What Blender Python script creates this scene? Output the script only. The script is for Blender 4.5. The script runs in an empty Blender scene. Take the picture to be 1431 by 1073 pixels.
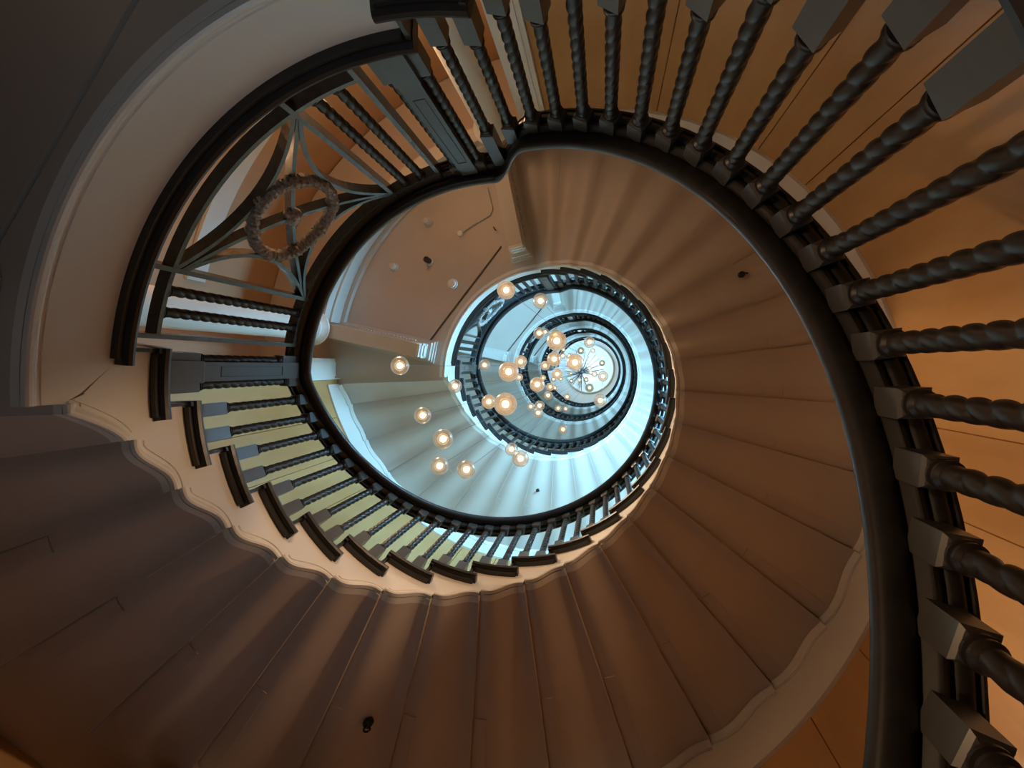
import bpy, math, random
from math import sin, cos, pi, radians as RD, sqrt, atan2, degrees
random.seed(7)
U = 1.3            # one well radius (baluster line) in metres
Z0 = 1.6 / U       # camera height above ground floor, in well radii
SC = bpy.context.scene
COL = SC.collection

# ------------------------------------------------------------------ helpers
def P(r, th, h):
    t = RD(th)
    return (r*cos(t)*U, r*sin(t)*U, (h+Z0)*U)

class MB:
    def __init__(s): s.v = []; s.f = []; s.sm = []
    def add(s, vs, fs, smooth=False):
        o = len(s.v); s.v += vs
        for f in fs: s.f.append(tuple(i+o for i in f)); s.sm.append(smooth)
    def grid(s, rows, closed_u=False, closed_v=False, smooth=False, caps=False):
        n = len(rows); m = len(rows[0]); vs = [p for r in rows for p in r]; fs = []
        for i in range(n if closed_u else n-1):
            for j in range(m if closed_v else m-1):
                a = i*m+j; b = i*m+(j+1) % m; c = ((i+1) % n)*m+(j+1) % m; d = ((i+1) % n)*m+j
                fs.append((a, b, c, d))
        if caps and not closed_u:
            fs.append(tuple(reversed(range(m)))); fs.append(tuple((n-1)*m+j for j in range(m)))
        s.add(vs, fs, smooth)
    def box8(s, p):      # p: 8 points, bottom 4 then top 4
        s.add(list(p), [(3,2,1,0),(4,5,6,7),(0,1,5,4),(1,2,6,5),(2,3,7,6),(3,0,4,7)])
    def arcbox(s, r0, r1, t0, t1, h0, h1, n=None):
        n = n or max(1, int(abs(t1-t0)/2.8))
        rows = []
        for i in range(n+1):
            t = t0+(t1-t0)*i/n
            rows.append([P(r0,t,h0), P(r1,t,h0), P(r1,t,h1), P(r0,t,h1)])
        s.grid(rows, closed_v=True, caps=True)
    def box(s, cx, cy, cz, sx, sy, sz, rz=0):
        pts = []
        for z in (-1, 1):
            for x, y in ((-1,-1),(1,-1),(1,1),(-1,1)):
                X = x*sx/2; Y = y*sy/2
                pts.append((cx+X*cos(rz)-Y*sin(rz), cy+X*sin(rz)+Y*cos(rz), cz+z*sz/2))
        s.box8(pts)
    def lathe(s, prof, cx=0, cy=0, n=24, smooth=True):
        rows = [[(cx+r*cos(2*pi*k/n), cy+r*sin(2*pi*k/n), z) for k in range(n)] for r, z in prof]
        s.grid(rows, closed_v=True, smooth=smooth, caps=True)
    def tube(s, pts, r, n=8, smooth=True):
        rows = []
        for i, p in enumerate(pts):
            a = pts[max(0, i-1)]; b = pts[min(len(pts)-1, i+1)]
            d = [b[k]-a[k] for k in range(3)]; L = sqrt(sum(x*x for x in d)) or 1; d = [x/L for x in d]
            up = (0,0,1) if abs(d[2]) < .9 else (1,0,0)
            u = [d[1]*up[2]-d[2]*up[1], d[2]*up[0]-d[0]*up[2], d[0]*up[1]-d[1]*up[0]]
            L = sqrt(sum(x*x for x in u)); u = [x/L for x in u]
            w = [d[1]*u[2]-d[2]*u[1], d[2]*u[0]-d[0]*u[2], d[0]*u[1]-d[1]*u[0]]
            rows.append([tuple(p[k]+r*(cos(2*pi*q/n)*u[k]+sin(2*pi*q/n)*w[k]) for k in range(3)) for q in range(n)])
        s.grid(rows, closed_v=True, smooth=smooth, caps=True)
    def mesh(s, name, mat):
        me = bpy.data.meshes.new(name)
        me.from_pydata(s.v, [], s.f); me.materials.append(mat)
        me.polygons.foreach_set('use_smooth', s.sm)
        import bmesh
        bm = bmesh.new(); bm.from_mesh(me); bmesh.ops.recalc_face_normals(bm, faces=bm.faces); bm.to_mesh(me); bm.free()
        me.update()
        if any(s.sm): me.set_sharp_from_angle(angle=RD(38))
        return me
    def build(s, name, mat, parent=None):
        return link(name, s.mesh(name, mat), parent)

def link(name, me, parent=None, loc=None, rz=0):
    o = bpy.data.objects.new(name, me); COL.objects.link(o)
    if parent is not None:
        o.parent = parent
        o.matrix_parent_inverse = parent_inv(parent)
    if loc: o.location = loc
    if rz: o.rotation_euler.z = rz
    return o
def parent_inv(p):
    from mathutils import Matrix
    m = Matrix.Identity(4)
    chain = []
    while p is not None: chain.append(p); p = p.parent
    for q in reversed(chain):
        m = m @ q.matrix_parent_inverse @ Matrix.LocRotScale(q.location, q.rotation_euler, q.scale)
    return m.inverted()
def empty(name, loc, label, cat, group=None):
    o = bpy.data.objects.new(name, None); COL.objects.link(o); o.location = loc
    o.empty_display_size = .1
    o['label'] = label; o['category'] = cat
    if group: o['group'] = group
    return o
def tag(o, label, cat, group=None):
    o['label'] = label; o['category'] = cat
    if group: o['group'] = group
    return o
def struct(o): o['kind'] = 'structure'; return o

# ------------------------------------------------------------------ materials
def mat(name, col, rough=.5, metal=0, noise=None, bump=None, spec=.5, emit=None, estr=0, coat=0):
    m = bpy.data.materials.new(name); m.use_nodes = True
    nt = m.node_tree; b = nt.nodes['Principled BSDF']
    b.inputs['Base Color'].default_value = (*col, 1); b.inputs['Roughness'].default_value = rough
    b.inputs['Metallic'].default_value = metal; b.inputs['Specular IOR Level'].default_value = spec
    b.inputs['Coat Weight'].default_value = coat
    if emit: b.inputs['Emission Color'].default_value = (*emit, 1); b.inputs['Emission Strength'].default_value = estr
    tc = nt.nodes.new('ShaderNodeTexCoord')
    if noise:
        sc, col2, det, stretch = noise
        mp = nt.nodes.new('ShaderNodeMapping'); mp.inputs['Scale'].default_value = stretch
        nz = nt.nodes.new('ShaderNodeTexNoise'); nz.inputs['Scale'].default_value = sc; nz.inputs['Detail'].default_value = det
        cr = nt.nodes.new('ShaderNodeValToRGB')
        cr.color_ramp.elements[0].position = .32; cr.color_ramp.elements[0].color = (*col, 1)
        cr.color_ramp.elements[1].position = .68; cr.color_ramp.elements[1].color = (*col2, 1)
        nt.links.new(tc.outputs['Object'], mp.inputs['Vector']); nt.links.new(mp.outputs['Vector'], nz.inputs['Vector'])
        nt.links.new(nz.outputs['Fac'], cr.inputs['Fac']); nt.links.new(cr.outputs['Color'], b.inputs['Base Color'])
    if bump:
        sc, st = bump
        n2 = nt.nodes.new('ShaderNodeTexNoise'); n2.inputs['Scale'].default_value = sc; n2.inputs['Detail'].default_value = 4
        bp = nt.nodes.new('ShaderNodeBump'); bp.inputs['Strength'].default_value = st; bp.inputs['Distance'].default_value = .01
        nt.links.new(tc.outputs['Object'], n2.inputs['Vector']); nt.links.new(n2.outputs['Fac'], bp.inputs['Height'])
        nt.links.new(bp.outputs['Normal'], b.inputs['Normal'])
    return m
M = {}
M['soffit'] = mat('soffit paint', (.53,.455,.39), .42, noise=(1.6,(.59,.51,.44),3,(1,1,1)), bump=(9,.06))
M['string'] = mat('string paint', (.78,.75,.69), .38, bump=(14,.04))
M['ceil'] = mat('ceiling paint', (.62,.58,.52), .6, bump=(14,.05))
M['dark'] = mat('ebonised wood', (.018,.0155,.0145), .34, noise=(8,(.028,.025,.023),4,(1,1,6)), spec=.5)
M['shaft'] = mat('waxed dark turned wood', (.018,.014,.0115), .36, noise=(12,(.034,.026,.021),4,(1,1,1)), spec=.5)
M['block'] = mat('dark wood square blocks', (.072,.068,.061), .30, noise=(12,(.082,.078,.070),4,(1,1,3)))
M['bronze'] = mat('dark painted bronze', (.040,.044,.047), .26, metal=.0, noise=(30,(.060,.066,.070),3,(1,1,1)), spec=.8)
M['wreath'] = mat('cast bronze leaves', (.20,.19,.18), .42, metal=.1, noise=(60,(.62,.58,.54),4,(1,1,1)), bump=(90,.5))
M['wood'] = mat('wall wood veneer', (.50,.26,.095), .24, noise=(2.2,(.64,.37,.155),6,(1,1,.35)), bump=(3,.10), spec=.55)
M['bay'] = mat('bay wall paint', (.46,.28,.155), .6, noise=(1.5,(.52,.33,.19),3,(1,1,1)))
M['column'] = mat('column plaster', (.80,.78,.73), .5, bump=(20,.03))
M['stone'] = mat('stone floor', (.13,.11,.09), .4, noise=(5,(.18,.155,.13),5,(1,1,1)))
M['tread'] = mat('tread stone', (.26,.24,.21), .5, noise=(5,(.32,.29,.26),5,(1,1,1)))
M['black'] = mat('black iron', (.012,.012,.012), .4)
M['white'] = mat('white enamel', (.80,.79,.76), .35)
M['cord'] = mat('grey flex', (.06,.07,.08), .5)
M['pane'] = mat('daylit window pane', (.6,.7,.8), .3, emit=(.55,.80,1.0), estr=1.2)
M['core'] = mat('lit lamp core', (1,.8,.5), .4, emit=(1.0,.74,.42), estr=14)
M['sign'] = mat('pale board', (.62,.64,.60), .5)
def glass_mat(name, em, ecol, tint, lo, hi):
    m = bpy.data.materials.new(name); m.use_nodes = True; nt = m.node_tree
    for n in list(nt.nodes): nt.nodes.remove(n)
    N = nt.nodes.new; Lk = nt.links.new
    out = N('ShaderNodeOutputMaterial')
    tr = N('ShaderNodeBsdfTransparent'); tr.inputs['Color'].default_value = (*tint, 1)
    gl = N('ShaderNodeBsdfGlossy'); gl.inputs['Roughness'].default_value = .3
    lw = N('ShaderNodeLayerWeight'); lw.inputs['Blend'].default_value = .5
    pw = N('ShaderNodeMath'); pw.operation = 'POWER'; pw.inputs[1].default_value = 2.2; Lk(lw.outputs['Facing'], pw.inputs[0])
    ad = N('ShaderNodeMixShader'); Lk(pw.outputs[0], ad.inputs[0]); Lk(tr.outputs[0], ad.inputs[1]); Lk(gl.outputs[0], ad.inputs[2])
    e = N('ShaderNodeEmission'); e.inputs['Color'].default_value = (*ecol, 1); e.inputs['Strength'].default_value = em
    tc = N('ShaderNodeTexCoord'); nz = N('ShaderNodeTexNoise'); nz.inputs['Scale'].default_value = 9; nz.inputs['Detail'].default_value = 3; nz.inputs['Distortion'].default_value = 1.2
    mr = N('ShaderNodeMapRange'); mr.inputs[1].default_value = .35; mr.inputs[2].default_value = .65; mr.inputs[3].default_value = lo; mr.inputs[4].default_value = hi
    Lk(tc.outputs['Object'], nz.inputs['Vector']); Lk(nz.outputs['Fac'], mr.inputs[0])
    mx = N('ShaderNodeMixShader'); Lk(mr.outputs[0], mx.inputs[0]); Lk(ad.outputs[0], mx.inputs[1]); Lk(e.outputs[0], mx.inputs[2])
    Lk(mx.outputs[0], out.inputs[0]); return m
M['glass_amber'] = glass_mat('amber blown glass', .72, (1.0,.68,.42), (.95,.82,.70), .22, .62)
M['glass_clear'] = glass_mat('smoky blown glass', .55, (1.0,.72,.48), (.90,.86,.80), .06, .40)
M['glass_green'] = glass_mat('grey green blown glass', .32, (.9,.9,.7), (.55,.58,.50), .1, .3)
M['bubble'] = glass_mat('inner glass bubble', 1.1, (1.0,.70,.42), (.97,.90,.82), .10, .45)

# ------------------------------------------------------------------ levels (heights above the eye, in well radii)
F = [1.285, 4.655, 8.38, 11.62, 14.85]        # landing floors
GF = -Z0                                       # ground floor
HC = 17.2                                      # top ceiling
RS = .985                                      # face of the open string
RW = 2.13                                      # wall
TH0, TH1 = 188.3, -91.8                        # first riser / landing riser of the upper flights

ELIN = lambda t: F[0]-.033+.128*(TH0-5.35-t)/11.2-.128
def ease(x): x = max(0, min(1, x)); return x*x*(3-2*x)
def scurve(t): return -.021*sin(2*pi*t)
ordinal = ['lowest', 'first', 'second', 'third', 'fourth']

def col_mesh(mb, n, tf, bf, ta, tb, r0, r1, capb=True):
    """wall strip between radii r0..r1 with top tf(th) and bottom bf(th)"""
    rows = []
    for i in range(n+1):
        t = ta+(tb-ta)*i/n
        b, T = bf(t), tf(t)
        if T < b+.001: T = b+.001
        rows.append([P(r0,t,b), P(r1,t,b), P(r1,t,T), P(r0,t,T)])
    mb.grid(rows, closed_v=True, caps=True)

def moulding(mb, path, sgn_r=-1, rf=RS, down=False):
    """cyma bead running along a lower edge; path = [(theta,h)], offset upwards"""
    prof = [(0,.0), (0,.016), (.006,.020), (.014,.019), (.022,.012), (.030,.004), (.036,.002), (.038,-.006), (.046,-.006), (.048,0)]
    rows = []
    for i, (t, h) in enumerate(path):
        a = path[max(0,i-1)]; b = path[min(len(path)-1,i+1)]
        ds = RD(b[0]-a[0])*rf; dh = b[1]-a[1]; L = sqrt(ds*ds+dh*dh) or 1
        nx, nh = -dh/L, ds/L
        if (nh < 0) != down: nx, nh = -nx, -nh
        rows.append([P(rf+sgn_r*(.004+p), t+degrees(nx*o/rf), h+nh*o) for o, p in prof])
    mb.grid(rows, smooth=False)

def flight(idx, Fa, Fb, tha, thb, ntread, label, full=True, kmin=1):
    """treads k=1..ntread, risers at phi(k)"""
    dt = (tha-thb)/ntread; rise = (Fb-Fa)/(ntread+1)
    phi = lambda k: tha-dt*(k-1)
    tt = lambda k: Fa+rise*k
    tb = lambda k: tt(k)-.035
    e = lambda k: Fa-.033+rise*(k-1)
    root = empty('stair_flight', P(1.5, phi(kmin), Fa+rise*(kmin-1)), label, 'stairs', 'flights of the spiral staircase')
    for k in range(kmin, ntread+1):
        p0 = phi(k); p1 = phi(k+1)
        # tread with overhanging nose and returned end
        mb = MB(); mb.arcbox(.998, RW-.004, p0+1.05, p1+.05, tb(k)+.004, tt(k))
        mb.build('tread', M['tread'], root)
        nz = MB()
        prof = [(.998,0),(.985,-.004),(.955,-.002),(.944,.004),(.940,.015),(.944,.027),(.955,.034),(1.03,.0352)]
        rows = []
        n = 6
        a, b = p0+1.1, p1-2.3
        for i in range(n+1):
            t = a+(b-a)*i/n; rows.append([P(r,t,tb(k)+z) for r, z in prof]+[P(1.03,t,tb(k))])
        nz.grid(rows, closed_v=True, caps=True, smooth=False)
        # scotia under the nosing
        nz.arcbox(.962, .990, p0-.2, p1-1.6, tb(k)-.014, tb(k)-.002, 4)
        nz.build('nosing', M['dark'], root)
        mb = MB(); mb.arcbox(.965, RW-.004, p0+.15, p0+.9, tt(k)-rise+.0005, tb(k)+.002, 1)
        mb.arcbox(.952, RW-.01, p0-.0, p0+1.0, tb(k)-.012, tb(k)+.001, 1)
        mb.build('riser', M['dark'], root)
        # string bracket
        ts, te = p0-5.31*dt/11.24, p1-5.31*dt/11.24
        hs, he = (e(k)-rise+.03 if k > 1 else Fa-.187), e(k)
        first = (k == 1 and idx > 0)
        if first: ts = p0-10.6
        def low(t):
            u = (ts-t)/(ts-te)
            if first: return hs+(he-hs)*(.35*u+.65*sin(pi/2*u))
            return hs+(he-hs)*u+scurve(u)
        def bot(t):
            if t <= ts: return low(t)
            if first:
                if t < p0-8.9: return hs
                if t < p0-7.4: return hs+(.065)*(t-(p0-8.9))/1.5
                return Fa-.128+.09*(t-(p0-7.4))/5.2 if t < p0-2.2 else Fa-.036
            if t < p0-3.65: return (e(k)-rise+.03)+.054*(t-ts)/(p0-3.65-ts)
            if t < p0-1.75: return (e(k)-rise+.084)+(tb(k-1)-(e(k)-rise+.084))*(t-(p0-3.65))/1.9
            return tb(k-1)
        def top(t):
            if t < te+1.65: return e(k)+.03+.054*(t-te)/1.65
            if t < p1-1.75: return e(k)+.084+(tb(k)-e(k)-.084)*(t-(te+1.65))/(p1-1.75-te-1.65)
            return tb(k)
        mb = MB()
        cut = [te+.06, te+1.65, p1-1.75, ts, p0-3.65, p0-1.75, p0+.1]
        if first: cut = [te+.06, te+1.65, p1-1.75, ts, p0-8.9, p0-7.4, p0-2.2, p0+.1]
        cut = sorted(set(round(c,4) for c in cut))
        for a, b in zip(cut, cut[1:]):
            col_mesh(mb, max(1,int((b-a)/.6)), top, bot, a+.0001, b-.0001, RS, RS+.03)
        path = [(ts-(ts-te)*i/18, low(ts-(ts-te)*i/18)) for i in range(19)]
        moulding(mb, path)
        if first: moulding(mb, [(p0-8.9,hs),(ts,hs)])
        mb.build('string_bracket', M['string'], root)
        # soffit panel with the wave of the bracket carried out to the wall
        mb = MB(); N = 14
        radii = [RS+.0302, 1.3, 1.6, 1.9, RW-.0205]
        ext = idx == 1 and te > 125
        if ext: radii = radii[:-1]+[2.05, 2.15, 2.25, 2.40, 2.52]
        def sof(r, t):
            v = low(t)
            if ext and r > 2.0:
                f = 1-ease((r-2.0)/.3); v = f*v+(1-f)*ELIN(t)
            return v
        rows = [[P(r, ts-(ts-te)*i/N, sof(r, ts-(ts-te)*i/N)) for r in radii] for i in range(N+1)]
        mb.grid(rows, smooth=True)
        rows2 = [[P(r, te, sof(r,te)), P(r, te-.001, sof(r,te)+.034*(1 if r < 2.06 else .1))] for r in radii]
        mb.grid(rows2)
        if not first:   # joint strip
            rs = 1.57+.02*sin(k*2.3)
            rows = [[P(r, ts-(.15+2.2*i/3), low(ts-(.15+2.2*i/3))-.005) for r in (rs, 1.85, RW-.0215)] for i in range(4)]
            mb.grid(rows)
            mb.grid([[P(rs, ts-(.15+2.2*i/3), low(ts-(.15+2.2*i/3))-d) for d in (.005,-.002)] for i in range(4)])
            mb.grid([[P(r, ts-2.35, low(ts-2.35)-d) for d in (.005,-.002)] for r in (rs,1.85,RW-.02)])
            mb.grid([[P(r, ts-.15, low(ts-.15)-d) for d in (.005,-.002)] for r in (rs,1.85,RW-.02)])
        mb.build('soffit_panel', M['soffit'], root)
        # wall string hanging below the soffit, scalloped upper bead
        if idx == 1 and te > 125: continue
        mb = MB()
        wb = lambda t: e(k)-.275+rise*(te-t)/(dt)*1.0
        col_mesh(mb, 12, lambda t: low(t)+.03, wb, te, ts, RW-.02, RW+.004)
        moulding(mb, [(t, h+.004) for t, h in path], -1, RW-.021, True)
        mb.build('wall_string', M['string'], root)
    return dict(root=root, dt=dt, rise=rise, phi=phi, tt=tt, J=lambda th: Fa+.612+rise+rise*(tha-1.3-th)/dt, Fa=Fa, Fb=Fb, tha=tha, thb=thb, n=ntread, kmin=kmin)

# ------------------------------------------------------------------ baluster meshes (metres, origin at the foot)
BW = .050*U
def twist_mesh(L, name='shaft', R=.0190*U, pitch=.088*U, detail=16, ns=22):
    mb = MB(); rows = []
    n = int(L/pitch*detail)
    def ring(z, f, ph): return [(f(a-ph)*cos(a), f(a-ph)*sin(a), z) for a in [2*pi*q/ns for q in range(ns)]]
    # turned collars, then twist, then collars
    prof = [(R*1.25,0),(R*1.25,.006),(R*.95,.009),(R*1.2,.014),(R*1.2,.020),(R*.9,.026)]
    for r, z in prof: rows.append(ring(z, lambda a, r=r: r, 0))
    for i in range(n+1):
        z = .032+(L-.064)*i/n
        env = min(1, min(i, n-i)/6)
        f = lambda a: R*(1-env*.34*(1-abs(cos(a))**.42))*(.93+.07*env)
        rows.append(ring(z, f, 2*pi*z/pitch))
    for r, z in reversed(prof): rows.append(ring(L-z, lambda a, r=r: r, 0))
    mb.grid(rows, closed_v=True, smooth=True, caps=True)
    return mb.mesh(name, M['shaft'])
def block_mesh(name, h, cham_top=True, w=BW):
    mb = MB(); a = w/2; c = .35*a
    zs = [(0,1),(h-.012,1),(h-.004,.82),(h,.6)] if cham_top else [(0,.6),(.004,.82),(.012,1),(h,1)]
    rows = [[(sx*a*s, sy*a*s, z) for sx, sy in ((-1,-1),(1,-1),(1,1),(-1,1))] for z, s in zs]
    mb.grid(rows, closed_v=True, caps=True)
    return mb.mesh(name, M['block'])
_cache = {}
def baluster(parent, th, foot, J, railh, near=True, R=1.0):
    base = .155*U
    L = (J-foot)*U-base; cap = (railh-J)*U+.012
    kL = round(L, 2 if not near else 3); kc = round(cap, 3)
    kk = (kL, near)
    if kk not in _cache: _cache[kk] = twist_mesh(kL, detail=16 if near else 5, ns=22 if near else 8, pitch=.088*U if near else .12*U)
    if ('b',) not in _cache: _cache[('b',)] = block_mesh('base_block', base)
    if ('c',kc) not in _cache: _cache[('c',kc)] = block_mesh('top_block', kc, False)
    x, y, z = P(R, th, foot); z += .0005
    s = link('baluster', _cache[kk], parent, (x,y,z+base), RD(th))
    if near:
        link('base_block', _cache[('b',)], s, (x,y,z), RD(th))
        link('top_block', _cache[('c',kc)], s, (x,y,z+base+kL), RD(th))
    else:
        a = link('base_block', _cache[('b',)], s, (x,y,z), RD(th))
        link('top_block', _cache[('c',kc)], s, (x,y,z+base+kL), RD(th))
    return s
RAILP = [(1.056,.066),(1.050,.056),(1.044,.054),(1.040,.062),(1.032,.052),(1.022,.050),(1.014,.054),(1.010,.062),(1.004,.054),(.994,.051),(.988,.056),(.985,.066),(.980,.070)]
RAILP += [(.956+.029*cos(RD(a)), .092+.029*sin(RD(a))) for a in (-38,-60,-80,-100,-120,-140,-160,-180,-200,-225,-250)]
RAILP += [(.965,.123),(1.0,.126),(1.045,.114),(1.056,.092)]
RAILP = [(r, z+.012) for r, z in RAILP]
def handrail(parent, ths, J, label=None):
    mb = MB()
    rows = [[P(r, t, J(t)+z) for r, z in RAILP] for t in ths]
    mb.grid(rows, closed_v=True, caps=True, smooth=True)
    o = mb.build('handrail', M['dark'], parent)
    return o
def frange(a, b, n): return [a+(b-a)*i/n for i in range(n+1)]
LJ = .793
def ease(x): x = max(0, min(1, x)); return x*x*(3-2*x)

def balustrade(fl, idx, label, near=True):
    root = empty('stair_balustrade', P(1.0, fl['phi'](fl['kmin']), fl['tt'](fl['kmin'])-fl['rise']), label, 'balustrade', 'balustrades of the stair flights')
    Jl, Fb, Fa = fl['J'], fl['Fb'], fl['Fa']
    thb = fl['thb']
    def J(t):
        v = Jl(t)
        if t < thb+14: v = v+(Fb+LJ-v)*ease((thb+14-t)/12.5)**1.3
        if idx > 0 and t > 176: v = max(v, Fa+LJ)
        return v
    t_start = 184.0 if idx > 0 else fl['phi'](fl['kmin'])+.5
    handrail(root, frange(t_start, thb+15, int((t_start-thb-15)/2.5))+frange(thb+15, thb-1.5, 24)[1:], J)
    for k in range(fl['kmin'], fl['n']+1):
        for off in (1.3, 6.93):
            th = fl['phi'](k)-off*fl['dt']/11.24
            rb = J(th)
            if idx > 0 and k == 1 and off < 2: rb = Fa+LJ
            Jt = min(Jl(th), Fa+LJ) if (idx > 0 and k == 1) else Jl(th)
            baluster(root, th, fl['tt'](k), Jt, rb+.068, near)
    return root

# ------------------------------------------------------------------ landing pieces
def newel_mesh(h):
    mb = MB(); w = .074*U
    rows = []
    for z, s in ((0,1.12),(.15*U,1.12),(.16*U,1.0),(h,1.0)):
        rows.append([(sx*w/2*s, sy*w/2*s, z) for sx, sy in ((-1,-1),(1,-1),(1,1),(-1,1))])
    mb.grid(rows, closed_v=True, caps=True)
    return mb.mesh('newel_post', M['block'])
def ribbon(mb, path, w=.014, r0=.985, r1=1.028):
    rows = []
    for i, (t, h) in enumerate(path):
        a = path[max(0,i-1)]; b = path[min(len(path)-1,i+1)]
        ds = RD(b[0]-a[0]); dh = b[1]-a[1]; L = sqrt(ds*ds+dh*dh) or 1
        nx, nh = -dh/L*w/2, ds/L*w/2
        rows.append([P(r0,t+degrees(nx),h+nh), P(r1,t+degrees(nx),h+nh), P(r1,t-degrees(nx),h-nh), P(r0,t-degrees(nx),h-nh)])
    mb.grid(rows, closed_v=True, caps=True)

TC = 224.1; TW = 19.2
def landing_balustrade(i, Fl, label, near=True, th_hi=268.4, t0=184.0):
    root = empty('landing_balustrade', P(1.0, TC, Fl), label, 'balustrade', 'landing balustrades with a wreath grille')
    handrail(root, frange(th_hi+.3, t0-.3, 34), lambda t: Fl+LJ)
    R = Fl+LJ+.068
    # newels and balusters beside them
    for th, f in ((264.8, Fl), (184.4, Fl+.128)):
        me = newel_mesh((R-f)*U)
        o = link('newel_post', me, root, P(1.0, th, f), RD(th))
        mb = MB(); z0 = .24*U; z1 = (R-f)*U-.13*U
        for a, b, c, d in ((-.021,-.018,z0,z1),(.018,.021,z0,z1),(-.021,.021,z0-.004,z0),(-.021,.021,z1,z1+.004)):
            mb.box8([(-.0388*U,a*U,c),(-.0365*U,a*U,c),(-.0365*U,b*U,c),(-.0388*U,b*U,c),(-.0388*U,a*U,d),(-.0365*U,a*U,d),(-.0365*U,b*U,d),(-.0388*U,b*U,d)])
        link('panel_bead', mb.mesh('panel_bead', M['dark']), o, P(1.0, th, f), RD(th))
    for th in (267.9, 261.8):
        baluster(root, th, Fl, Fl+LJ-.005, R, near)
    # grille
    hb, ht = Fl+.100, Fl+.825
    for th in (191.5, TC-TW, TC+TW, 256.8):
        mb = MB(); ribbon(mb, [(th,Fl+.0005),(th,R)], .017, .982, 1.034); mb.build('post_bar', M['bronze'], root)
    for h, a, b in ((hb,191.0,257.3),(ht,191.0,257.3)):
        mb = MB(); ribbon(mb, [(t,h) for t in frange(a,b,24)], .016, .984, 1.03); mb.build('rail_bar', M['bronze'], root)
    hc = (hb+ht)/2+.012
    rr = .182
    D = degrees(1)
    for kind in ('top','bottom','left','right'):
        mb = MB(); path = []
        for q in range(17):
            u = -1+2*q/16; bow = 1-u*u
            if kind == 'top': path.append((TC+TW*u*.985, ht-.006-(ht-hc-rr-.02)*bow))
            if kind == 'bottom': path.append((TC+TW*u*.985, hb+.006+(hc-rr-.02-hb)*bow))
            if kind == 'left': path.append((TC-TW+(TW-(rr+.02)*D)*bow, hc+(ht-hc-.01)*u))
            if kind == 'right': path.append((TC+TW-(TW-(rr+.02)*D)*bow, hc+(ht-hc-.01)*u))
        ribbon(mb, path, .015, .985, 1.03); mb.build('curved_bar', M['bronze'], root)
    for a in (1, -1):
        mb = MB(); ribbon(mb, [(TC+TW*u, hc+a*u*(ht-hc)*.985) for u in frange(-1,1,12)], .015, .988-.002*a, 1.03-.002*a); mb.build('diagonal_bar', M['bronze'], root)
    # wreath of leaves with a central rosette
    mb = MB(); rows = []; N = 150 if near else 48; m = 12 if near else 6
    for q in range(N):
        a = 2*pi*q/N; row = []
        for w in range(m):
            b = 2*pi*w/m
            leaf = abs(sin(5*b+a*22))*.0065+.0035*sin(a*64+b*2)
            bulge = .004*max(0, cos(a*8))**3
            rt = .0175+leaf*.8+bulge
            rad = rr+rt*cos(b); 
            row.append(P(1.0-.004+rt*1.25*sin(b)-.005, TC+degrees(rad*cos(a)), hc+rad*sin(a)))
        rows.append(row)
    mb.grid(rows, closed_u=True, closed_v=True, smooth=True)
    w = mb.build('wreath', M['wreath'], root)
    mb = MB(); rows = []
    for q in range(9):
        la = -pi/2+pi*q/8; row = []
        for s in range(20):
            a = 2*pi*s/20; k = .032*(1+.35*abs(sin(a*3)))*cos(la)
            row.append(P(.996+.032*sin(la), TC+degrees(k*cos(a)), hc+k*sin(a)))
        rows.append(row)
    mb.grid(rows, closed_v=True, smooth=True); mb.build('rosette', M['wreath'], root)
    for th in (196.2, 200.5, 247.6, 252.1):
        L = round((ht-hb)*U-.018, 3)
        kk = ('g', L, near)
        if kk not in _cache: _cache[kk] = twist_mesh(L, 'baluster', detail=16 if near else 5, ns=22 if near else 8, pitch=.088*U if near else .12*U)
        x, y, z = P(1.006, th, hb); link('baluster', _cache[kk], root, (x,y,z+.009), RD(th))
    return root

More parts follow.
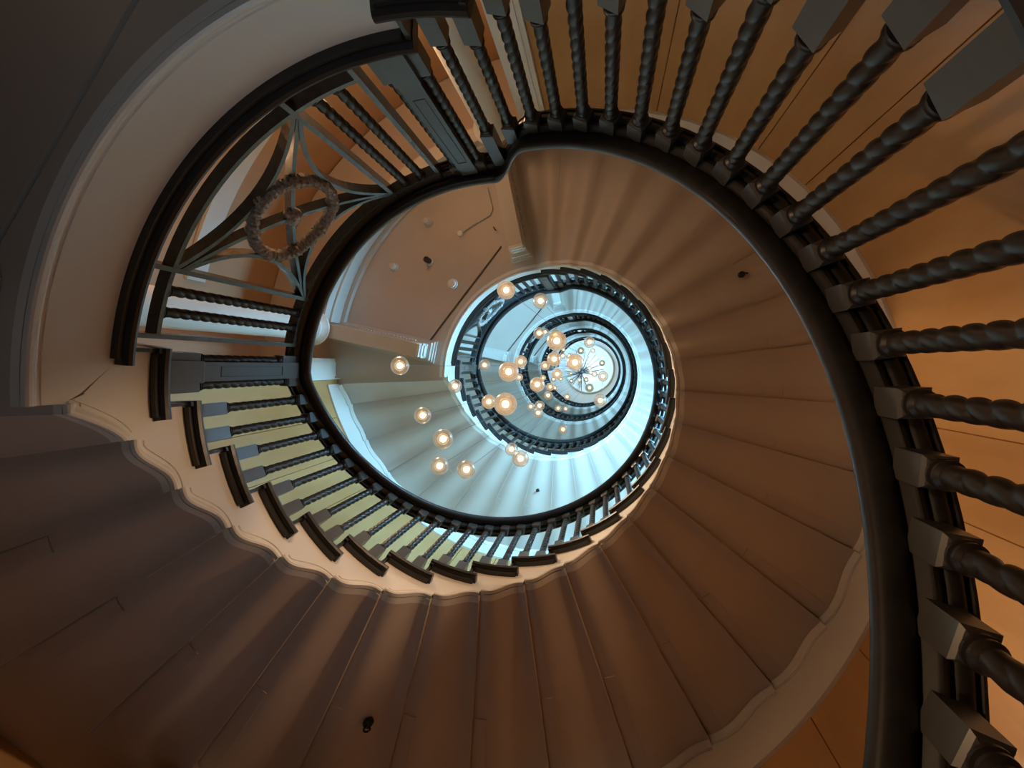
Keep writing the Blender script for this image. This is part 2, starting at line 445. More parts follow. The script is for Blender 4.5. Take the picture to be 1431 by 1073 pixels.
def landing(i, Fl, label, th_hi=269.2):
    """floor slab, fascia and ceiling below"""
    root = empty('stair_landing', P(1.6, 225, Fl), label, 'landing', 'landings of the staircase')
    H = Fl-.287
    a_lo, a_hi = 186.1, th_hi-5.31
    # nosing
    nz = MB(); prof = [(.998,0),(.985,-.004),(.958,-.002),(.944,.006),(.940,.016),(.944,.027),(.955,.034),(1.04,.0352),(1.04,0)]
    nz.grid([[P(r,t,Fl-.035+z) for r, z in prof] for t in frange(185.9, th_hi+1.1, 36)], closed_v=True, caps=True)
    nz.grid([[P(r,t,Fl-.035+z) for r, z in ((.962,-.016),(.99,-.02),(.99,-.002),(.962,-.002))] for t in frange(187.0, th_hi-.5, 36)], closed_v=True, caps=True)
    nz.build('nosing', M['dark'], root)
    mb = MB(); mb.arcbox(.998, 2.88, 188.4, th_hi-.2, Fl-.034, Fl, 30); mb.arcbox(.998, RW-.01, 179.0, 188.4, Fl-.034, Fl-.002, 4)
    mb.build('floor_slab', M['stone'], root)
    mb = MB(); mb.arcbox(.962, RW-.02, th_hi+.15, th_hi+.9, Fl-.128+.001, Fl-.034, 1); mb.build('riser', M['dark'], root)
    # fascia
    mb = MB()
    top = lambda t: Fl-.035 if t > 186.1 else (Fl-.037-.098*(186.1-t)/5.1 if t > 181 else Fl-.135-.05*(181-t)/1.6)
    def bot(t):
        if t < a_hi: return H
        if t < th_hi-3.65: return H+.028+.054*(t-a_hi)/1.66
        if t < th_hi-1.75: return H+.082+(Fl-.163-(H+.082))*(t-(th_hi-3.65))/1.9
        return Fl-.163
    for a, b, n in ((179.4,181,2),(181,186.1,4),(186.1,a_hi,40),(a_hi,th_hi-3.65,3),(th_hi-3.65,th_hi-1.75,3),(th_hi-1.75,th_hi,2)):
        col_mesh(mb, n, top, bot, a+.001, b-.001, RS, RS+.03)
    moulding(mb, [(t,H) for t in frange(179.4, a_hi, 40)])
    mb.build('fascia', M['string'], root)
    # ceiling below: flat near the well, raised behind the straight chord
    n1 = (1.241*cos(RD(250.6)), 1.241*sin(RD(250.6))); n2 = (1.193*cos(RD(191.6)), 1.193*sin(RD(191.6)))
    def chord(t):
        dx, dy = n2[0]-n1[0], n2[1]-n1[1]; cx, cy = cos(RD(t)), sin(RD(t))
        return (n1[0]*dy-n1[1]*dx)/(cx*dy-cy*dx)
    mb = MB()
    for t0, t1, n in ((179.4,191.6,6),(250.6,a_hi,6)):
        mb.grid([[P(r,t,H+.0005) for r in (RS+.0302,1.4,1.8,RW-.004)] for t in frange(t0,t1,n)])
    ch = frange(191.6,250.6,30)
    mb.grid([[P(RS+.0302,t,H+.0005), P(chord(t),t,H+.0005), P(chord(t)+.001,t,H+.05)] for t in ch])
    mb.grid([[P(r,179.4,h) for r in (RS+.005,1.4,1.8,2.5)] for h in (H+.0005,Fl-.186)])
    mb.grid([[P(r,t,Fl-.187) for r in (RS+.0302,1.4,1.8,RW-.004)] for t in (177.65,179.4)])
    mb.build('well_soffit', M['soffit'], root)
    mb = MB(); mb.grid([[P(chord(t),t,H+.05), P(chord(t)+.024,t,H+.05), P(chord(t)+.025,t,H+.004), P(1.7,t,H+.004), P(2.3,t,H+.004), P(2.89,t,H+.004)] for t in ch])
    for t0, t1, n in ((179.4,183,1),(183,191.6,3),(250.6,265.5,4)):
        mb.grid([[P(r,t,H+.001) for r in (RW-.02,2.89)] for t in frange(t0,t1,n)])
    mb.build('bay_ceiling', M['soffit'], root)
    return root

def beam(i, Fl, th, label):
    """dentilled cornice beam running radially under the landing"""
    H = Fl-.287
    root = empty('cornice_beam', P(1.6, th, H), label, 'beam', 'dentilled cornice beams')
    c, s = cos(RD(th)), sin(RD(th))
    def L(u, w, h): return ((u*c-w*s)*U, (u*s+w*c)*U, (h+Z0)*U)
    def bx(mb, u0, u1, w, h0, h1):
        mb.box8([L(u0,-w/2,h0),L(u1,-w/2,h0),L(u1,w/2,h0),L(u0,w/2,h0),L(u0,-w/2,h1),L(u1,-w/2,h1),L(u1,w/2,h1),L(u0,w/2,h1)])
    mb = MB()
    bx(mb, 1.13, 2.12, .120, H-.33, H-.24); bx(mb, 1.12, 2.12, .135, H-.24, H-.17); bx(mb, 1.115, 2.12, .145, H-.17, H-.155)
    bx(mb, 1.13, 2.12, .125, H-.155, H-.001)
    mb.build('architrave', M['ceil'], root)
    mb = MB(); bx(mb, 1.10, 2.12, .165, H-.085, H-.05); bx(mb, 1.085, 2.12, .19, H-.05, H-.025); bx(mb, 1.07, 2.12, .21, H-.025, H-.0015)
    mb.build('cornice', M['ceil'], root)
    mb = MB(); u = 1.25
    while u < 1.98:
        for sg in (-1, 1):
            mb.box8([L(u,sg*.062,H-.125),L(u+.016,sg*.062,H-.125),L(u+.016,sg*.080,H-.125),L(u,sg*.080,H-.125),L(u,sg*.062,H-.086),L(u+.016,sg*.062,H-.086),L(u+.016,sg*.080,H-.086),L(u,sg*.080,H-.086)])
        u += .030
    mb.build('dentil_course', M['ceil'], root)
    mb = MB()
    for q in range(3): bx(mb, 1.118-.006*q, 1.131, .09, H-.325+q*.055, H-.29+q*.055)
    bx(mb, 1.108, 1.131, .118, H-.345, H-.33)
    mb.build('end_moulding', M['white'], root)
    return root
def column(Fl, Fn, th, label):
    h0, h1 = Fl, Fn-.287-.352
    root = empty('column', P(2.13, th, h0), label, 'column', 'round plaster columns at the landings')
    x, y, z = P(2.13, th, h0+.0005); H = (h1-h0)*U; R = .122*U
    mb = MB()
    mb.lathe([(R,.1),(R*1.0,H*.4),(R*.92,H-.14)], x, y, 32); 
    for v in range(len(mb.v)): mb.v[v] = (mb.v[v][0], mb.v[v][1], mb.v[v][2]+z)
    mb.build('shaft', M['column'], root)
    mb = MB(); mb.lathe([(R*1.25,0),(R*1.25,.05),(R*1.3,.07),(R*1.1,.10)], x, y, 32)
    for v in range(len(mb.v)): mb.v[v] = (mb.v[v][0], mb.v[v][1], mb.v[v][2]+z)
    mb.build('base', M['column'], root)
    mb = MB(); mb.lathe([(R*.92,H-.14),(R*1.02,H-.12),(R*.97,H-.09),(R*1.1,H-.05),(R*1.28,H-.03),(R*1.28,H-.001)], x, y, 32)
    for v in range(len(mb.v)): mb.v[v] = (mb.v[v][0], mb.v[v][1], mb.v[v][2]+z)
    mb.build('capital', M['column'], root)
    return root

# ------------------------------------------------------------------ shell
mb = MB()
tp = HC+.02
N = 90
for q in range(N):       # veneer panels with narrow joints, from the west jamb round to the north jamb
    pass
angs = []
a = 179.0
while a > -89.0:
    b = max(-89.0, a-10.2)
    angs.append((a, b)); a = b
ELIN = lambda t: F[0]-.033+.128*(TH0-5.35-t)/11.2-.128
for a, b in angs:
    if a > 127: BO = lambda t: ELIN(t)+.03
    else: BO = lambda t: GF
    mb.grid([[P(RW,t,BO(t)), P(RW,t,tp)] for t in frange(a-.09, b+.09, 5)])
    mb.grid([[P(RW,b+.09,BO(b)),P(RW,b+.09,tp)],[P(RW+.012,b,BO(b)),P(RW+.012,b,tp)],[P(RW,b-.09,BO(b)),P(RW,b-.09,tp)]])
wall = struct(mb.build('wall_round', M['wood']))
mb = MB(); mb.grid([[P(2.5,t,GF), P(2.5,t,ELIN(t)+.05)] for t in frange(183,128,20)])
mb.grid([[P(r,128,GF), P(r,128,ELIN(128)+.05)] for r in (RW,2.5)])
struct(mb.build('wall_recess', M['wood']))
mb = MB(); mb.grid([[P(r,t,F[0]-.187) for r in (RW-.01,2.3,2.52)] for t in (179.4,177.6)]); mb.grid([[P(r,t,ELIN(t)+.02) for r in (RW-.01,2.3,2.52)] for t in frange(129.5,127.4,2)])
struct(mb.build('ceiling_recess', M['soffit']))
mb = MB()
mb.grid([[P(2.9,t,GF), P(2.9,t,tp)] for t in frange(183,266,30)])
mb.grid([[P(r,183,GF),P(r,183,tp)] for r in (RW+.01,2.9)]); mb.grid([[P(r,266,GF),P(r,266,tp)] for r in (RW+.01,2.9)])
struct(mb.build('wall_bay', M['bay']))
# white pilasters at the two jambs
mb = MB(); mb.arcbox(RW-.035, RW+.03, 179.0, 184.6, GF, tp, 4)
mb.arcbox(RW-.045, RW-.034, 179.9, 183.7, GF, tp, 2)
struct(mb.build('trim_1', M['column']))
mb = MB(); mb.arcbox(RW-.035, RW+.03, 265.4, 271.0, GF, tp, 4); mb.arcbox(RW-.045, RW-.034, 266.3, 270.1, GF, tp, 2)
struct(mb.build('trim_2', M['column']))
mb = MB(); n = 72
mb.add([P(0,0,GF)]+[P(3.3,360*q/n,GF) for q in range(n)], [(0,1+q,1+(q+1) % n) for q in range(n)])
struct(mb.build('floor', M['stone']))
mb = MB()
mb.add([P(0,0,HC)]+[P(3.3,360*q/n,HC) for q in range(n)], [(0,1+q,1+(q+1) % n) for q in range(n)])
mb.grid([[P(r,t,h) for r, h in ((.80,HC-.001),(.80,HC-.05),(.84,HC-.05),(.84,HC-.001))] for t in frange(0,360,60)])
M['top'] = mat('top ceiling paint', (.86,.86,.84), .6)
struct(mb.build('ceiling', M['top']))

# ------------------------------------------------------------------ stairs
fl = []
nG = 19
r0 = .128
Fg = F[0]-26*r0
fl.append(flight(0, Fg, F[0], 269.2+25*11.25, 269.2, 25, 'bottom stair flight behind the thick twisted balusters at right, rising to the nearest wreath grille', kmin=7))
names = ['stair flight with brown lit soffit circling up from the nearest wreath grille landing',
         'stair flight with pale blue soffit, second ring inward from the brown soffit',
         'narrow pale blue stair flight ringing the small upper well, third turn up',
         'topmost and smallest stair flight ringing the bright ceiling disc']
for i in range(4):
    fl.append(flight(i+1, F[i], F[i+1], TH0, TH1, 25, names[i]))
bl = ['black balustrade with thick twisted balusters sweeping down the right side nearest the camera',
      'dark brown balustrade circling the inner edge of the brown soffited flight, below centre',
      'slim dark balustrade of the first blue lit flight above the brown one',
      'thin dark balustrade of the second blue lit flight, seen as a narrow ladder ring',
      'innermost dark balustrade ring around the bright ceiling disc']
for i in range(5): balustrade(fl[i], i, bl[i], near=(i < 2))
ll = ['nearest landing with broad grey curved fascia at upper left',
      'second landing up, brown ceiling underneath and bright white blue fascia edge',
      'third landing up, blue grey ceiling with a dark chord line',
      'fourth landing up, small pale blue crescent left of the bright disc',
      'top landing under the bright ceiling, smallest ring']
gl = ['large dark bronze landing balustrade with leaf wreath and crossed bars at upper left',
      'smaller blue lit landing balustrade with wreath grille on the second landing',
      'tiny wreath grille balustrade on the third landing, left of the pendants',
      'very small grille balustrade on the fourth landing beside the innermost rings',
      'grille balustrade of the top landing directly under the bright ceiling']
bn = [['dentilled beam end just outside the left edge under the nearest landing','dentilled beam under the nearest landing at its upper end, beyond the top edge'],
      ['brown lit dentilled beam at left of the brown ceiling, white block end beside a lone pendant','brown lit dentilled beam at the upper right end of the brown ceiling, beside the rail scroll'],
      ['blue lit cornice beam at the lower left end of the third landing ceiling','blue lit cornice beam at the upper right end of the third landing ceiling'],
      ['small blue cornice beam at left of the fourth landing ceiling','small blue cornice beam at top of the fourth landing ceiling'],
      ['tiny cornice beam at left under the top landing','tiny cornice beam above the pendants under the top landing']]
for i in range(5):
    hi = 269.2 if i == 0 else 360+TH1
    landing(i, F[i], ll[i], hi)
    landing_balustrade(i, F[i], gl[i], near=(i < 2), th_hi=hi-.8 if i == 0 else hi-.3)
    beam(i, F[i], 192.0, bn[i][0]); beam(i, F[i], 258.3, bn[i][1])
    # curved lintel between the beams
    H = F[i]-.287
    mb = MB(); mb.arcbox(2.07, 2.19, 194.2, 256.1, H-.33, H+.03, 24); mb.arcbox(2.05, 2.07, 194.2, 256.1, H-.24, H-.21, 24); mb.arcbox(2.03, 2.07, 194.5, 255.8, H-.05, H+.02, 24)
    struct(mb.build('trim_%d' % (i+3), M['ceil']))
cn = [['white round column at left behind the wreath grille, seen lengthwise','white round column behind the twisted balusters at top centre'],
      ['white column at left of the second landing','white column at the upper end of the second landing'],
      ['white column at left of the third landing','white column at the upper end of the third landing'],
      ['white column at left of the fourth landing','white column at the upper end of the fourth landing']]
for i in range(4):
    column(F[i], F[i+1], 192.0, cn[i][0]); column(F[i], F[i+1], 258.6, cn[i][1])

mb = MB(); mb.arcbox(2.868, 2.898, 196, 233, 3.34, 3.52, 14)
bd = tag(mb.build('wall_board', M['sign']), 'long pale curved board on the brown wall behind the wreath grille', 'board')
mb = MB()
for q, (t, w) in enumerate(((229.2,.5),(229.9,.12),(230.6,.5),(231.3,.12))): mb.arcbox(2.864, 2.8675, t, t+w, 3.40, 3.47, 1)
mb.build('lettering', M['black'], bd)
# ------------------------------------------------------------------ windows in the bay wall of the upper storeys
wn = 1
for lo in (4.15, 8.0, 11.5, None):
    t0, t1, h0, h1 = (-38, 18, lo, lo+1.5) if lo else (90, 130, -.8, .1)  # the last, low window is added out of view for cool light
    mb = MB(); mb.arcbox(RW-.022, RW-.010, t0, t1, h0, h1, 12); w = struct(mb.build('window_%d' % wn, M['pane'])); wn += 1
    mb = MB()
    nb = int((t1-t0)/14)
    for q in range(nb+1): mb.arcbox(RW-.045, RW-.008, t0-.6+q*(t1-t0)/nb, t0+.6+q*(t1-t0)/nb, h0-.03, h1+.03, 1)
    for q in range(4): mb.arcbox(RW-.040, RW-.009, t0, t1, h0-.03+q*(h1-h0)/3, h0+q*(h1-h0)/3+.005, 12)
    mb.build('window_frame', M['white'], w)
for i in (1, 2, 3, 4):
    for tc in (208, 241):
        mb = MB(); h0, h1 = F[i]+.75, min(F[i]+2.55, HC-.2)
        mb.arcbox(2.87, 2.885, tc-11.5, tc+11.5, h0, h1, 8)
        w = struct(mb.build('window_%d' % wn, M['pane'])); wn += 1
        mb = MB()
        for q in range(5): mb.arcbox(2.84, 2.875, tc-12+q*5.8, tc-12+q*5.8+.8, h0-.03, h1+.03, 1)
        for q in range(4): mb.arcbox(2.845, 2.874, tc-12, tc+12, h0-.03+q*(h1-h0)/3, h0+q*(h1-h0)/3+.01, 8)
        mb.build('window_frame', M['white'], w)


# ------------------------------------------------------------------ fittings on the ceilings and soffits
def put_hang():
    pass

# ------------------------------------------------------------------ pendants
CAM = (.50920, -.09667)      # eye position relative to the well axis
BAS = ((0.982196, -0.007081, 0.187727), (0.0, 0.999289, 0.037694), (-0.187861, -0.037023, 0.981498))  # replaced below
fpx = 677.445; VPX, VPY = 843.88, 511.26; CX, CY = 715.5, 536.5
def vnorm(a): L = sqrt(sum(x*x for x in a)); return [x/L for x in a]
zc = vnorm([(VPX-CX)/fpx, (VPY-CY)/fpx, 1.0])
xc = vnorm([1-zc[0]*zc[0], -zc[0]*zc[1], -zc[0]*zc[2]])
yc = [zc[1]*xc[2]-zc[2]*xc[1], zc[2]*xc[0]-zc[0]*xc[2], zc[0]*xc[1]-zc[1]*xc[0]]
def hang(px, py, h):
    d = [(px-CX)/fpx, (py-CY)/fpx, 1.0]
    X = sum(a*b for a, b in zip(xc, d)); Y = sum(a*b for a, b in zip(yc, d)); Z = sum(a*b for a, b in zip(zc, d))
    return X/Z*h+CAM[0], Y/Z*h+CAM[1]
GR = .0615
def soff_h(px, py, i):
    Fa, Fb = (F[i-1], F[i]); dt = 280.1/25; rise = (Fb-Fa)/26
    h = Fa+1.5
    for _ in range(40):
        x, y = hang(px, py, h); t = degrees(atan2(y, x))
        t = t if t < 188 else t-360
        if t < -92: t += 360
        h = .6*h+.4*(Fa-.033+rise*(TH0-16.6-t)/dt)
    return x, y, h
for px, py, i, lab in ((1037,383,1,'small dark hook in the brown soffit at upper right'),(513,1012,1,'dark hook in the shadowed brown soffit at bottom'),(751,685,2,'tiny dark hook in the pale blue soffit below the pendants')):
    x, y, h = soff_h(px, py, i)
    root = empty('ceiling_hook', (x*U, y*U, (h+Z0)*U), lab, 'hook', 'hooks in the soffits')
    X, Y, Z = x*U, y*U, (h+Z0)*U+.012
    mb = MB(); mb.lathe([(.014,-.022),(.026,-.016),(.028,0),(.028,.02)], X, Y, 14)
    for v in range(len(mb.v)): mb.v[v] = (mb.v[v][0], mb.v[v][1], mb.v[v][2]+Z)
    mb.build('rosette_plate', M['black'], root)
    mb = MB(); pts = [(X,Y,Z-.02),(X,Y,Z-.05)]+[(X+.018-.018*cos(a), Y, Z-.05-.018*sin(a)) for a in frange(0,pi*1.3,8)[1:]]
    mb.tube(pts, .006, 8); mb.build('hook', M['black'], root)
HL = F[1]-.287+.004
def fitting(name, px, py, lab, cat, prof, m, h=HL, group=None):
    x, y = hang(px, py, h)
    root = empty(name, (x*U, y*U, (h+Z0)*U), lab, cat, group)
    for nm, pf, mm in prof:
        mb = MB(); mb.lathe(pf, x*U, y*U, 20)
        for v in range(len(mb.v)): mb.v[v] = (mb.v[v][0], mb.v[v][1], mb.v[v][2]+(h+Z0)*U-.001)
        mb.build(nm, mm, root)
    return x, y
cyl = lambda r, z0, z1: [(r*.9,z0),(r,z0+.006),(r,z1)]
fitting('ceiling_spotlight', 599, 311, 'pale round spotlight on the brown ceiling, nearest the top', 'spotlight', [('rose',cyl(.055,-.02,0),M['ceil']),('body',cyl(.036,-.10,-.02),M['ceil'])], None, group='spotlights on the brown ceiling')
fitting('ceiling_spotlight', 551, 373, 'pale round spotlight at left of the brown ceiling', 'spotlight', [('rose',cyl(.055,-.02,0),M['ceil']),('body',cyl(.036,-.09,-.02),M['ceil'])], None, group='spotlights on the brown ceiling')
fitting('ceiling_spotlight', 600, 365, 'spotlight with a black head in the middle of the brown ceiling', 'spotlight', [('rose',cyl(.05,-.02,0),M['ceil']),('body',cyl(.036,-.12,-.02),M['black'])], None, group='spotlights on the brown ceiling')
fitting('smoke_detector', 633, 397, 'white smoke detector beside the edge of the brown ceiling', 'smoke detector', [('base',cyl(.062,-.025,0),M['white']),('head',cyl(.045,-.055,-.025),M['white'])], None)
mb = MB(); pts = [hang(a,b,HL-.01) for a,b in ((681,262),(688,292),(685,300),(662,313),(650,321),(643,326))]
mb.tube([(p[0]*U,p[1]*U,(HL-.012+Z0)*U) for q, p in enumerate(pts)], .012, 8)
cr = tag(mb.build('cable_conduit', M['ceil']), 'bent pale conduit running across the brown ceiling near the upper beam', 'conduit')
x, y = hang(643, 326, HL-.02); mb = MB(); mb.lathe([(.012,-.05),(.03,-.045),(.03,-.01),(.02,0)], x*U, y*U, 14)
for v in range(len(mb.v)): mb.v[v] = (mb.v[v][0], mb.v[v][1], mb.v[v][2]+(HL+Z0)*U)
mb.build('end_boss', M['white'], cr)
# chain with hook beside the upper beam end
x, y = hang(693, 322, F[1]-.29); zt = (F[1]-.287+Z0)*U; mb = MB()
for q in range(7):
    zc_ = zt-.012-.02*q; rows = [[(x*U+((.008+.0022*cos(b))*cos(a))*(1 if q % 2 else 0), y*U+((.008+.0022*cos(b))*cos(a))*(0 if q % 2 else 1), zc_+(.013+.0022*cos(b))*sin(a)) if False else (x*U+(.008*cos(a) if q % 2 else 0)+.0024*cos(b)*(cos(a) if q % 2 else 1), y*U+(0 if q % 2 else .008*cos(a))+.0024*cos(b)*(1 if q % 2 else cos(a)), zc_+.013*sin(a)+.0024*sin(b)) for b in frange(0,2*pi*5/6,5)] for a in frange(0,2*pi*11/12,11)]
    mb.grid(rows, closed_u=True, closed_v=True, smooth=True)
tag(mb.build('hanging_chain', M['black']), 'short dark chain hanging beside the upper beam end of the brown ceiling', 'chain')
# box on the wall behind the lower left balusters
mb = MB(); mb.arcbox(2.02, RW-.004, 151.4, 155.4, 2.66, 2.78, 1); wb_ = mb.build('wall_light_box', M['white'])
tag(wb_, 'pale grey box fixed to the yellow wood wall behind the lower left balusters', 'light fitting')
mb = MB(); mb.arcbox(2.005, 2.0195, 151.7, 155.1, 2.67, 2.77, 1); mb.build('diffuser', M['sign'], wb_)
pend = [(558.8,511,13.7,'c','lone pendant furthest left, in front of the white beam end'),
(636,539.5,10,'c','pendant against the left end of the second landing fascia'),
(590.7,580.4,11.4,'c','pendant on the left over the blue soffit, below the furthest left one'),
(619.2,613.3,14.8,'c','largest of the lower left cluster of four pendants'),
(614.2,650.8,12.7,'c','lowest left pendant, directly under the largest of its cluster'),
(651.8,655.9,13.8,'c','lowest of all pendants, right of the lowest left one'),
(714.8,627.7,9.4,'c','smaller left one of the touching pair at lower centre'),
(727.6,640.8,12,'c','larger right one of the touching pair at lower centre'),
(707.4,405.3,13,'a','highest pendant in the picture, over the second landing balustrade'),
(755.4,420.4,11,'c','pendant second from the top, right of the highest one'),
(677.2,510,8,'c','single pendant at the rail left of the big amber globe'),
(683,561.3,10.4,'a','pendant overlapped by the biggest globe, on its left'),
(706.4,564.6,16.4,'a','biggest and brightest globe of all'),
(710.8,519.3,14.4,'a','big amber globe straight above the biggest one'),
(727.6,505.2,9,'a','pendant peeping out upper right of the big amber globe'),
(725.4,527.2,4.4,'a','tiny pendant peeping out lower right of the big amber globe'),
(753.5,465.4,8.2,'c','clear pendant left of the copper toned upper globe'),
(761.7,463.6,5,'c','small pendant half hidden behind the clear one beside the copper toned globe'),
(778,476.3,13.8,'a','copper toned big globe above centre'),
(776,468,8,'c','clear pendant rising behind the copper toned globe'),
(774.4,501.8,10.2,'a','amber globe directly under the copper toned one'),
(761.7,510.8,6.7,'a','pendant touching the lower left of the amber globe under the copper one'),
(803.5,506.3,12,'a','big bright globe just left of the ceiling hub'),
(778.6,522.6,7.4,'a','swirled globe right of centre, left of the hub cords'),
(750.8,537.2,10.7,'a','big amber globe midway between biggest globe and hub'),
(759,528,4,'a','tiny pendant behind the top of that midway amber globe'),
(769,540.3,5.8,'a','bright pendant touching the right of the midway amber globe'),
(765.9,552.3,6.4,'c','pendant just below right of the midway amber globe'),
(741.7,568,5.4,'c','left pendant of the tight trio under the middle'),
(754,566.8,7.2,'c','upper right pendant of the tight trio under the middle'),
(752,576.8,7.3,'c','bottom pendant of the tight trio under the middle'),
(786.8,599.9,6.5,'c','lone pendant beneath the innermost rings'),
(779.9,570.4,4.9,'c','left of two small pendants on the inner rail'),
(790.4,571.2,3.5,'c','right of two small pendants on the inner rail'),
(792.6,554.4,4.7,'c','small bright pendant on the lower edge of the ceiling disc'),
(839,559.5,9,'c','smoky pendant at lower right over the inner rail'),
(823.7,478.1,7.8,'c','pendant at the top edge of the ceiling disc'),
(811.7,490,5,'g','grey green small globe left of two above the hub'),
(828.4,490,3.3,'c','tiny globe right of two above the hub'),
(841.3,507.2,4.2,'g','grey green small globe at the right end of a cord'),
(823.9,514.8,3.3,'c','tiny globe immediately right of the hub'),
(830.8,522.7,4.2,'c','small globe touching the cream globe right of hub'),
(825.7,520.8,2.6,'c','faintest globe between the hub and the small touching one'),
(842.6,525.7,7.1,'c','cream globe furthest right'),
(797.7,521.7,2.4,'g','tiny dark globe left of the hub on a level cord'),
(798.6,532.3,3.1,'g','tiny grey globe lower left of the hub'),
(809.7,531.2,2.6,'c','tiny globe directly below the hub'),
(819,530.3,3.7,'g','small grey globe lower right of the hub'),
(823.9,541.7,6,'g','dark green grey globe below right of the hub'),
(786.3,497.2,4.7,'c','small globe between the copper and the big bright globe'),
(795.3,497.2,4,'c','small globe at the upper left rim of the big bright globe'),
(773.5,530,3.6,'c','small globe under the swirled one, on its left'),
(783.5,529.6,2.9,'c','small globe under the swirled one, on its right'),
(787.5,488.7,2.7,'c','tiny globe below right of the copper toned one'),
(775.4,542,2.7,'c','tiny globe right of the bright one by the midway amber globe')]
def sphere_mesh(name, R, m, nu=28, nv=16):
    mb = MB(); rows = [[(R*sin(pi*j/nv)*cos(2*pi*k/nu), R*sin(pi*j/nv)*sin(2*pi*k/nu), R*cos(pi*j/nv)) for k in range(nu)] for j in range(nv+1)]
    mb.grid(rows, closed_v=True, smooth=True); return mb.mesh(name, m)
globes = {'a': sphere_mesh('glass_globe', GR*U, M['glass_amber']), 'c': sphere_mesh('glass_globe', GR*U, M['glass_clear']), 'g': sphere_mesh('glass_globe', GR*U, M['glass_green'])}
core = sphere_mesh('lamp_core', .021*U, M['core'], 16, 10)
inner = sphere_mesh('inner_bubble', .036*U, M['bubble'], 20, 12)
hold = MB(); hold.lathe([(.009*U,.010*U),(.012*U,.016*U),(.012*U,.040*U),(.008*U,.060*U)], n=12)
M['holder'] = mat('lit frosted lamp holder', (1,.85,.65), .4, emit=(1.0,.72,.42), estr=1.6)
holdme = hold.mesh('lamp_holder', M['holder'])
capmb = MB(); capmb.lathe([(.012*U,0),(.012*U,.03*U),(.006*U,.04*U),(.003*U,.05*U)], n=12); capme = capmb.mesh('cap', M['cord'])
HB = HC-.10
hub = empty('chandelier_canopy', P(.0,0,HC), 'small dark ceiling hub with cords fanning out across the bright disc', 'chandelier')
hx, hy = hang(813, 520, HC)
mb = MB(); mb.lathe([(.06,-.16),(.09,-.14),(.09,-.03),(.05,0)], hx*U, hy*U, 20)
for v in range(len(mb.v)): mb.v[v] = (mb.v[v][0], mb.v[v][1], mb.v[v][2]+(HC+Z0)*U-.002)
mb.build('hub', M['black'], hub)
for i, (px, py, r, kind, lab) in enumerate(pend):
    h = min(GR*fpx/r, HC-1.2)
    for it in range(12):
        x, y = hang(px, py, h)
        if sqrt(x*x+y*y) < .84: break
        h *= .97
    t = empty('pendant_globe', (x*U, y*U, (h+Z0)*U), lab, 'pendant light', 'glass globe pendants hanging in the stairwell')
    link('glass_globe', globes[kind], t, (x*U, y*U, (h+Z0)*U))
    link('inner_bubble', inner, t, (x*U, y*U, (h+Z0-.004)*U))
    link('lamp_core', core, t, (x*U, y*U, (h+Z0)*U))
    link('lamp_holder', holdme, t, (x*U, y*U, (h+Z0)*U))
    link('cap', capme, t, (x*U, y*U, (h+Z0+GR-.004)*U))
    mb = MB(); mb.tube([(x*U,y*U,(h+Z0+GR+.04)*U),(x*U,y*U,(HB+Z0)*U)], .0022, 5); mb.build('cord', M['cord'], t)
    mb = MB(); mb.tube([(x*U,y*U,(HB+Z0)*U),(hx*U,hy*U,(HB+Z0+.02)*U)], .011, 5); mb.build('arm', M['black'], hub)

# ------------------------------------------------------------------ lights
def area(name, loc, size, power, col, target):
    from mathutils import Vector
    l = bpy.data.lights.new(name, 'AREA'); l.shape = 'RECTANGLE'; l.size = size[0]; l.size_y = size[1]; l.energy = power; l.color = col
    o = bpy.data.objects.new(name, l); COL.objects.link(o); o.location = loc
    d = Vector(target)-Vector(loc); o.rotation_euler = d.to_track_quat('-Z','Y').to_euler(); return o
def point(name, loc, power, col, rad=.06):
    l = bpy.data.lights.new(name, 'POINT'); l.energy = power; l.color = col; l.shadow_soft_size = rad
    o = bpy.data.objects.new(name, l); COL.objects.link(o); o.location = loc; return o
BLUE = (.25,.65,1.0); WARM = (1.0,.58,.30)
for i, pw in ((1,170),(2,190),(3,260),(4,230)):
    h = F[i]+1.6
    area('window_daylight', P(2.8,225,h), (2.2,1.9), pw, BLUE, P(0,0,h+.2))
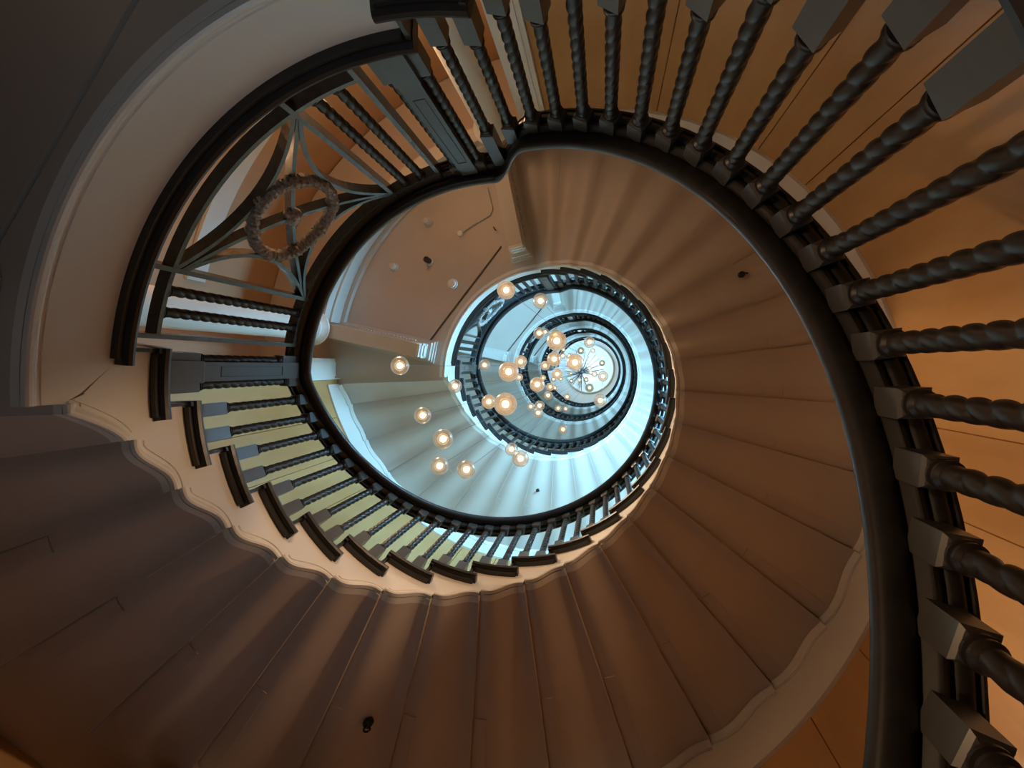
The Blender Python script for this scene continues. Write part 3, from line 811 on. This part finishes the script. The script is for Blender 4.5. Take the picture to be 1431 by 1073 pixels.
# tall windows of the stair wall, over the treads on the right hand side
for i, pw, lo in ((0,1750,4.0),(1,520,8.0),(2,420,11.5)):
    area('window_daylight', P(2.08,-10,lo+.75), (2.6,1.8), pw, BLUE, P(-.3,170,lo+.9))
area('window_daylight', P(2.08,110,-.35), (1.6,1.1), 4, (.66,.86,1.0), P(1.8,278,.95)).data.spread = RD(48)  # daylight of the added low window, beam narrowed to miss the soffit
point('skylight_fill', P(0,0,HC-.6), 110, (.52,.80,1.0), .5)
for th, r, h, pw in ((246,2.3,2.75,27),(244,2.2,1.95,7),(206,2.45,2.2,13),(40,1.7,-.55,1),(225,2.3,.2,1.2)):  # warm bay lamps hung free of any wall; the low pair is added fill
    point('bay_and_fill_lamp', P(r,th,h), pw, WARM, .12)
def spot(loc, target, power, col, ang):  # serves one ceiling spotlight and several added fill spots
    from mathutils import Vector
    l = bpy.data.lights.new('spot_and_fill_light', 'SPOT'); l.energy = power; l.color = col; l.spot_size = RD(ang); l.spot_blend = .6; l.shadow_soft_size = .05
    o = bpy.data.objects.new('spot_and_fill_light', l); COL.objects.link(o); o.location = loc
    o.rotation_euler = (Vector(target)-Vector(loc)).to_track_quat('-Z','Y').to_euler(); return o
HS = F[1]-.41
spot(P(1.9,185,-.5), P(2.1,-2,1.15), 135, (1.0,.62,.34), 50)  # added low lamp, unseen, warming the wood at right
spot(P(1.9,215,-.3), P(2.1,38,1.1), 65, (1.0,.62,.34), 40)  # second unseen helper near the floor, toward the lower right wall
spot(P(1.78,215.6,HS), P(1.0,75,2.5), 200, (1.0,.66,.40), 46)
spot(P(2.02,-8,2.15), P(1.0,134,1.50), 165, (1.0,.66,.40), 36)  # made-up lamp by the right wall, brightens the lower left string
spot(P(1.9,288,2.5), P(1.0,96,1.85), 160, (1.0,.64,.38), 46)  # added lamp near the top edge, lights the bottom string face
spot(P(1.70,205,HS), P(1.0,22,3.1), 420, (1.0,.68,.42), 44)  # no fitting here: extra spot added to lift the string at right
W = bpy.data.worlds.new('World'); SC.world = W; W.use_nodes = True
W.node_tree.nodes['Background'].inputs['Color'].default_value = (.5,.7,1,1); W.node_tree.nodes['Background'].inputs['Strength'].default_value = .05

# ------------------------------------------------------------------ camera
from mathutils import Matrix
rows = [[xc[k], yc[k], zc[k]] for k in range(3)]     # row k: camera axis k in world coordinates
Rm = Matrix(((rows[0][0], -rows[1][0], -rows[2][0]), (rows[0][1], -rows[1][1], -rows[2][1]), (rows[0][2], -rows[1][2], -rows[2][2])))
cd = bpy.data.cameras.new('Camera'); cam = bpy.data.objects.new('Camera', cd); COL.objects.link(cam)
cam.matrix_world = Matrix.Translation((CAM[0]*U, CAM[1]*U, Z0*U)) @ Rm.to_4x4()
cd.sensor_width = 36; cd.lens = 36*fpx/1431; cd.clip_start = .02; cd.clip_end = 100
SC.camera = cam
SC.view_settings.view_transform = 'Standard'; SC.view_settings.look = 'None'
SC.view_settings.gamma = 1; SC.view_settings.use_curve_mapping = False
SC.view_settings.exposure = 0.0
